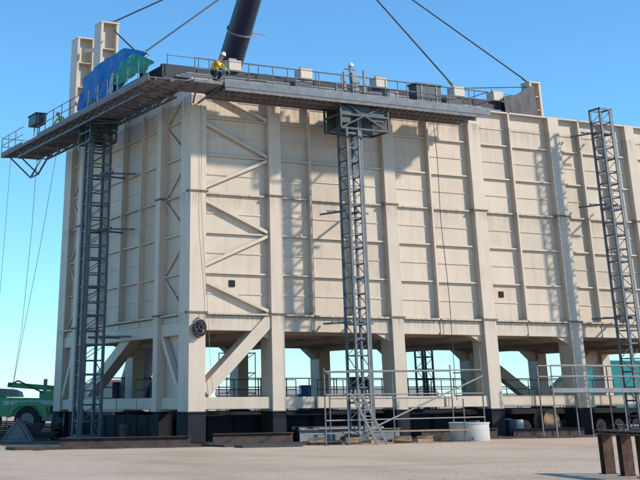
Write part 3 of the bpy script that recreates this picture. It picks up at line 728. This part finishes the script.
# trestle of rusty I-beams, lower right
tr = thing('steel_trestle', 'rusty brown I-beam trestle in the lower right foreground', 'trestle', (-2.5, -32.75, 0), math.atan2(-1.05, -.3))
def ibeam_v(x, y, z0, z1, w, d):
    return MB().box(x-d/2, x-d/2+.025, y-w/2, y+w/2, z0, z1).box(x+d/2-.025, x+d/2, y-w/2, y+w/2, z0, z1).box(x-d/2+.025, x+d/2-.025, y-.012, y+.012, z0, z1)
for x in (0, 1.12, 2.2, 3.3):
    for y in (0.0,):
        lg = ibeam_v(x, y, .02, .98, .3, .28).build('leg', M['rust'], tr)
        MB().box(x-.2, x+.2, y-.2, y+.2, 0, .02).build('foot_plate', M['rust'], lg)
boxp('top_flange', tr, -.25, 4.4, -.22, .22, 1.05, 1.08, M['rust'])
boxp('bottom_flange', tr, -.25, 4.4, -.22, .22, .98, 1.01, M['rust'])
boxp('web', tr, -.25, 4.4, -.02, .02, 1.01, 1.05, M['rust'])
r = random.Random(4)
for k in range(6): MB().tube((.1+k*.6, -.1+.2*r.random(), 1.08), (.1+k*.6, -.1+.2*r.random(), 1.13), .03, 6).build('bolt', M['rust'], tr)
# dark plates and beams lying along the module foot
def ground_plate(label, x0, x1, y0, y1, h, m, rz=0):
    t = thing('steel_plate', label, 'steel plate', ((x0+x1)/2, (y0+y1)/2, 0), rz)
    a, c = (x1-x0)/2, (y1-y0)/2
    boxp('plate', t, -a, a, -c, c, .0, h, m)
    b = MB()
    for s in (-.6, .6): b.box(a*s-.12, a*s+.12, -.05, .05, h, h+.05)
    b.build('lifting_lug', m, t)
ground_plate('dark blue-grey flat mat lying in the sun before the first bay', -.1, 2.9, -6.3, -5.3, .10, M['mat'], RAD(-4))
ground_plate('long rusty steel plate on the ground left of the corner', -9.5, -.6, -2.6, -1.0, .10, M['rustd'], RAD(-3))
ground_plate('rusty steel plate lying before the first two columns', -.3, 6.0, -4.6, -2.2, .09, M['rustd'], RAD(1))
ground_plate('rusty steel plate lying between scaffold and module', 6.3, 12.4, -2.8, -1.2, .08, M['rustd'], RAD(-1))
ground_plate('rusty steel plate lying under the right walkway', 15.8, 27.0, -1.9, -.5, .08, M['rustd'], RAD(.5))
def ibeam_l(label, p, L, rz, h=.35, w=.3, m='rustd'):
    t = thing('steel_beam', label, 'steel beam', p, rz)
    MB().box(0, L, -w/2, w/2, 0, .03).build('bottom_flange', M[m], t); MB().box(0, L, -w/2, w/2, h-.03, h).build('top_flange', M[m], t); MB().box(0, L, -.02, .02, .03, h-.03).build('web', M[m], t)
ibeam_l('long rusty beam lying on the ground before the left corner', (-6.8, -.6, 0), 6.4, RAD(-6), .42)
ibeam_l('long rusty beam lying in front of the first bay', (.6, -1.6, .0), 4.5, RAD(2), .5)
ibeam_l('grey steel beam lying between the second column and the scaffold', (5.8, -.9, 0), 6, RAD(0), .6, .35, 'mach')
ibeam_l('dark beam lying between the third and fourth columns', (13.3, -.7, 0), 5, 0, .5)
ibeam_l('dark beam lying between the fourth and fifth columns', (19.6, -.45, .0), 5, 0, .45)
# rubble-like offcuts
r = random.Random(11)
spots = [(5.4, -3.4), (6.9, -4.3), (8.6, -3.5), (9.7, -4.4), (11.2, -4.1), (12.3, -3.3), (10.4, -3.2)]
labs = ['timber offcut lying just left of the ladder foot', 'timber offcut lying at the ladder foot', 'timber offcut under the scaffold plank left of the mast', 'timber offcut before the mast base', 'timber offcut right of the mast base', 'timber offcut lying beside the round white tank', 'timber offcut tucked behind the diagonal scaffold tube']
for (x, y), lb in zip(spots, labs):
    o = MB().beam((-.5, 0, .08), (.5, .1, .08), .16, .15).beam((-.35, .2, .22), (.45, .0, .24), .14, .1).build('timber_offcut', M['timber'], None, (x, y, 0)); o.rotation_euler.z = r.uniform(-.6, .6)
    tag(o, lb, 'timber', 'timber offcuts round the scaffold')
# grey A-frame trestle on the far left
af = thing('a_frame_stand', 'grey triangular A-frame stand in the shade at far left', 'stand', (-5.0, 11.2, 0), RAD(-27))
for yy in (-.5, .5):
    MB().beam((-.8, yy, .05), (0, yy, 1.1), .1).beam((.8, yy, .05), (0, yy, 1.1), .1).beam((-.75, yy, .07), (.75, yy, .07), .1).build('frame', M['galv'], af)
MB().prism([(-.6, .14), (.6, .14), (0, .95)], 1, -.47, -.44).build('side_plate', M['galv'], af)
MB().beam((0, -.6, 1.1), (0, .6, 1.1), .12).build('ridge_bar', M['galv'], af)

# ------------------------------------------------------------------ green machine at far left
gm = thing('green_crane_truck', 'green crane truck parked beyond the shaded end of the module', 'truck', (1.0, 29.0, 0), RAD(-27)); gm.scale = (1.12, 1.12, 1.12)
MB().prism([(-8, 1.0), (3.0, 1.0), (3.0, 1.95), (-1.2, 2.05), (-1.6, 2.5), (-8, 2.6)], 1, -1.2, 1.2).build('body', M['machg'], gm)
MB().prism([(-1.5, 2.08), (-.1, 2.06), (-.2, 2.35), (-.6, 2.5), (-1.5, 2.55)], 1, -.9, .9).build('engine_cover', M['mach'], gm); boxp('headboard', gm, 1.1, 3.0, -.9, .9, 1.97, 2.4, M['machg'])
boxp('pale_stripe', gm, -1.0, 2.9, -1.23, -1.2, 1.62, 1.86, M['white'])
MB().prism([(-4.2, 2.6), (-1.9, 2.6), (-2.4, 4.0), (-4.0, 4.1)], 1, -1.1, .2).build('cab', M['machg'], gm)
MB().prism([(-3.8, 2.9), (-2.2, 2.9), (-2.55, 3.8), (-3.8, 3.85)], 1, -1.13, -1.1).build('cab_window', M['glass'], gm)
MB().tube((1.35, -.3, 2.4), (1.35, -.3, 3.05), .12, 8).build('exhaust_pipe', M['mach'], gm)
boxp('outrigger_box', gm, 1.4, 3.2, -1.4, 1.4, .75, 1.0, M['mach'])
MB().prism([(-.75, .95), (-.6, 1.5), (-.1, 1.8), (1.1, 1.8), (1.6, 1.5), (1.75, .95), (1.5, .95), (1.35, 1.3), (1.0, 1.58), (0, 1.58), (-.35, 1.3), (-.5, .95)], 1, -1.36, -1.2).build('mudguard', M['machg'], gm)
for k in range(4): MB().box(1.85+k*.26, 2.0+k*.26, -1.22, -1.2, 1.1, 1.55).build('grille_slot', M['black'], gm)
MB().path([(-.8, -1.0, 2.7), (-.2, -1.1, 2.95), (.6, -.9, 2.6), (1.3, -1.0, 2.3)], .05).build('hose', M['rope'], gm)
MB().beam((-1.0, 0, 2.75), (2.4, .3, 2.5), .28).build('stowed_jib', M['machg'], gm)
for x in (2.6, -7): MB().box(x-.12, x+.12, -1.25, -1.2, 1.9, 2.05).build('lamp', M['white'], gm)
gt = MB().tube((0, -.2, 0), (0, .2, 0), .78, 20).mesh('tyre', M['tyre']); gh = MB().tube((0, -.23, 0), (0, .23, 0), .42, 14).mesh('rim', M['hub'])
for x in (.5, -2.2, -5.4):
    for y in (-1.1, 1.1): wv = link('wheel', gt, gm, (x, y, .78)); link('rim', gh, wv)

# ------------------------------------------------------------------ background yard
def container(label, loc, rz, m, group='stacked containers', Lc=12.2):
    t = thing('shipping_container', label, 'container', loc, rz, group)
    b = MB(); n = 44
    for s in (-1.2, 1.2):
        for k in range(n):
            x0 = -Lc/2+.1+(Lc-.2)*k/n; d = .04 if k % 2 else 0
            b.box(x0, x0+(Lc-.2)/n, min(s, s-math.copysign(.04+d, s)), max(s, s-math.copysign(.04+d, s))-d*0, .15, 2.45)
    b.box(-Lc/2+.05, -Lc/2+.1, -1.2, 1.2, .1, 2.5).box(Lc/2-.1, Lc/2-.05, -1.2, 1.2, .1, 2.5).build('wall', m, t)
    b = MB()
    for s in (-1.2, 1.2):
        for z in (.08, 2.5): b.box(-Lc/2, Lc/2, s-.06, s+.06, z-.08, z+.09)
        for x in (-Lc/2+.07, Lc/2-.07): b.box(x-.07, x+.07, s-.07, s+.07, .001, 2.589)
    b.build('frame', m, t); boxp('roof', t, -Lc/2+.1, Lc/2-.1, -1.13, 1.13, 2.52, 2.57, m)
container('teal container on the ground beyond the right legs', (63.5, 36.0, 0), RAD(-15), M['teal'])
container('teal container stacked on top beyond the right legs', (63.5, 36.0, 2.6), RAD(-15), M['teal'])
def shed(label, loc, rz, Lx, Ly, h, m, name='site_shed'):
    t = thing(name, label, 'shed', loc, rz)
    b = MB().box(-Lx/2, Lx/2, -Ly/2, Ly/2, 0, h); b.build('wall', m, t)
    MB().prism([(-Ly/2-.2, h), (Ly/2+.2, h), (0, h+.12*Ly)], 0, -Lx/2-.2, Lx/2+.2).build('roof', m, t)
    for k in range(max(2, int(Lx/4))): x = -Lx/2+(k+.5)*Lx/max(2, int(Lx/4)); boxp('window', t, x-.6, x+.6, -Ly/2-.04, -Ly/2-.002, 1.1, 2.0, M['glass'])
shed('red-brown shed far behind the left opening', (36.5, 97, 0), RAD(-27), 6, 5, 4.0, M['shedr'])
shed('long pale shed on the horizon behind the middle legs', (120, 190, 0), RAD(-24), 46, 10, 3.4, M['shed'])
shed('pale site shed far behind the right legs', (125, 105, 0), RAD(-24), 14, 6, 3.0, M['shed'])
container('white container far behind the left opening', (31.5, 78, 0), RAD(-27), M['white'], None, 6.1)
container('white container glimpsed low between the fourth and fifth columns', (60, 52, 0), RAD(-27), M['white'], None, 6.1)
gs = thing('generator_set', 'blue generator seen between the second and third columns', 'generator', (22.3, 26.5, 0), RAD(-20))
boxp('skid', gs, -1.2, 1.2, -.6, .6, 0, .25, M['black']); boxp('housing', gs, -1.1, 1.1, -.55, .55, .25, 2.4, M['bluem']); boxp('top_box', gs, -.8, .1, -.45, .45, 2.4, 3.0, M['bluem']); MB().tube((.6, 0, 2.4), (.6, 0, 3.2), .08, 8).build('exhaust_pipe', M['mach'], gs); boxp('vent_panel', gs, -.8, .8, -.58, -.55, .6, 1.8, M['mach'])
cb = thing('equipment_cabinet', 'brown equipment cabinet on the rear walkway behind the front mast', 'cabinet', (22.95, 20.8, 2.2))
boxp('body', cb, -.65, .65, -.18, .18, .45, 1.25, M['brown']); MB().box(-.55, -.45, -.1, .1, 0, .45).box(.45, .55, -.1, .1, 0, .45).build('leg', M['dark'], cb)
boxp('door', cb, -.6, .6, -.21, -.18, .5, 1.2, M['brown'])

# ------------------------------------------------------------------ clutter round the foot of the module
def pipe_bundle(label, loc, rz, n, L, r):
    t = thing('pipe_bundle', label, 'pipes', loc, rz)
    for k in range(n):
        row = 0 if k < (n+1)//2 else 1; i = k if row == 0 else k-(n+1)//2
        yy = (i+.5*row)*2.05*r; zz = .14+r+row*1.75*r
        o = MB(); kk = 14
        cyl = cyl_lathe([(r, 0), (r, L), (r*.86, L), (r*.86, 0), (r, 0)], kk).build('pipe', M['pipe'], t, (-L/2+.05*((k*7) % 5), yy, zz), True); cyl.rotation_euler = (0, math.pi/2, 0)
    for x in (-L*.3, L*.3): boxp('bearer', t, x-.07, x+.07, -r-.1, (n+1)//2*2.05*r, 0, .14, M['timber'])
pipe_bundle('bundle of grey pipes stacked between second and third columns', (9.0, .3, 0), 0, 6, 5.2, .15)
pipe_bundle('thin grey pipes stacked before the rightmost legs', (29.0, -.9, 0), RAD(2), 7, 5.0, .12)
def drum(label, loc, m):
    t = thing('oil_drum', label, 'drum', loc, 0, 'steel drums under the module')
    o = cyl_lathe([(0, .01), (.285, 0), (.29, .29), (.305, .30), (.29, .31), (.29, .58), (.305, .59), (.29, .60), (.285, .88), (.27, .86), (0, .86)], 20).build('shell', m, t, smooth=True)
    MB().tube((.15, 0, .86), (.15, 0, .89), .035, 8).build('bung', M['mach'], t)
drum('blue drum standing just right of the fourth front column', (20.2, .55, 0), M['drumb'])
drum('white drum next to the blue one right of the fourth front column', (20.95, .75, 0), M['white'])
drum('rusty drum standing behind the round white tank', (17.2, -.2, 0), M['rust'])
drum('rusty drum beside the left mast base', (-.7, 6.4, 0), M['rust'])
def reel(label, loc, rz):
    t = thing('cable_reel', label, 'cable reel', loc, rz)
    for s_ in (-.35, .35): MB().tube((0, s_-.03, .7), (0, s_+.03, .7), .7, 22).build('flange', M['timber'], t)
    MB().tube((0, -.32, .7), (0, .32, .7), .42, 18).build('wound_cable', M['rope'], t)
reel('timber cable reel standing under the fourth and fifth columns', (23.2, 1.0, 0), RAD(10))
reel('timber cable reel in the shade by the far left leg', (-1.2, 15.6, 0), RAD(70))
def pallet(label, loc, rz, load):
    t = thing('pallet_load', label, 'pallet', loc, rz)
    for k in range(5): boxp('board', t, -.6, .6, -.5+k*.22, -.36+k*.22, .10, .125, M['timber'])
    for y in (-.42, 0, .42): boxp('bearer', t, -.6, .6, y-.05, y+.05, 0, .10, M['timber'])
    boxp('load', t, -.52, .5, -.42, .45, .125, load, M['white']); boxp('wrap_band', t, -.53, .51, -.43, .46, load*.5, load*.5+.06, M['mach'])
pallet('white wrapped pallet load between the fourth and fifth columns', (21.9, 3.6, 0), RAD(8), .9)
pallet('white wrapped pallet load in the shade behind the left mast', (1.9, 7.4, 0), RAD(-14), .8)
def frame_tower(label, loc, w, d, h, n):
    t = thing('scaffold_tower', label, 'scaffold', loc, 0)
    for x in (0, w):
        for y in (0, d): MB().tube((x, y, 0), (x, y, h), .035, 6).build('standard', M['dark'], t)
    for k in range(1, n+1):
        z = h*k/n-.05; b = MB()
        for y in (0, d): b.tube((0, y, z), (w, y, z), .03, 6)
        for x in (0, w): b.tube((x, 0, z), (x, d, z), .03, 6)
        b.build('ledger_frame', M['dark'], t)
        MB().tube((0, 0, z-h/n), (w, 0, z), .025, 6).build('diagonal_tube', M['dark'], t)
frame_tower('dark scaffold tower inside the first bay behind the big diagonal', (12.8, 21.4, 0), 2.2, 1.2, 5.0, 4)
frame_tower('dark scaffold tower standing inside the left opening', (2.2, 8.0, 0), 1.4, 1.2, 4.9, 4)
frame_tower('dark scaffold tower behind the legs near the right walkway', (33.5, 21.4, 0), 2.4, 1.2, 4.2, 4)
for lb, x0, x1, y in (('dark guardrail on the middle beam between first and third columns', 1.5, 12.0, 10.4), ('dark guardrail on the middle beam between third and fifth columns', 13.5, 24.5, 10.4), ('dark guardrail on the middle beam beyond the fifth column', 26.0, 37.0, 10.4)):
    t = thing('beam_guardrail', lb, 'guardrail', (x0, y, 2.0))
    n = int((x1-x0)/1.8)
    for k in range(n+1): MB().tube(((x1-x0)*k/n, 0, 0), ((x1-x0)*k/n, 0, 1.1), .03, 6).build('post', M['dark'], t)
    for z in (.55, 1.08): MB().tube((0, 0, z), (x1-x0, 0, z), .025, 6).build('rail', M['dark'], t)

cl = random.Random(31)
for i, (x, lab) in enumerate(((3.2, 'dark tool chest on the front platform nearest the corner person'), (6.1, 'dark tool chest on the front platform left of the mast'), (10.6, 'dark tool chest on the front platform just right of the mast'), (16.4, 'dark low chest at the right end of the front platform'))):
    t = thing('tool_chest', lab, 'tool chest', (x, -1.5, 17.2), cl.uniform(-.1, .1)); h = cl.uniform(.55, .95)
    boxp('body', t, -.55, .55, -.3, .3, .06, h, M['drive']); boxp('lid', t, -.58, .58, -.33, .33, h, h+.06, M['mach'])
    for fx in (-.45, .45): boxp('foot', t, fx-.06, fx+.06, -.28, .28, 0, .06, M['black'])
rope('air_hose', 'dark hose snaking along the front platform railing', [(x*.6+1.2, -3.12+.05*math.sin(x*1.7), 17.55+.28*abs(math.sin(x*.55))) for x in range(26)], .03, M['rope'], 'hose')
def plate_stack(label, loc, rz, n):
    t = thing('plate_stack', label, 'steel plates', loc, rz)
    for k in range(n): MB().box(-1.3+cl.uniform(-.2, .2), 1.3+cl.uniform(-.2, .2), -.7, .7, .08+k*.1, .15+k*.1).build('plate', M['rustd'], t)
    for x in (-.9, .9): boxp('bearer', t, x-.07, x+.07, -.7, .7, 0, .08, M['timber'])
plate_stack('stack of dark plates in the shade left of the A-frame stand', (-8.0, 12.0, 0), RAD(-20), 7)
plate_stack('stack of dark plates in the shade between A-frame and module', (-2.9, 14.4, 0), RAD(-30), 8)
plate_stack('stack of dark plates before the green truck wheel', (-3.4, 18.4, 0), RAD(-25), 9)
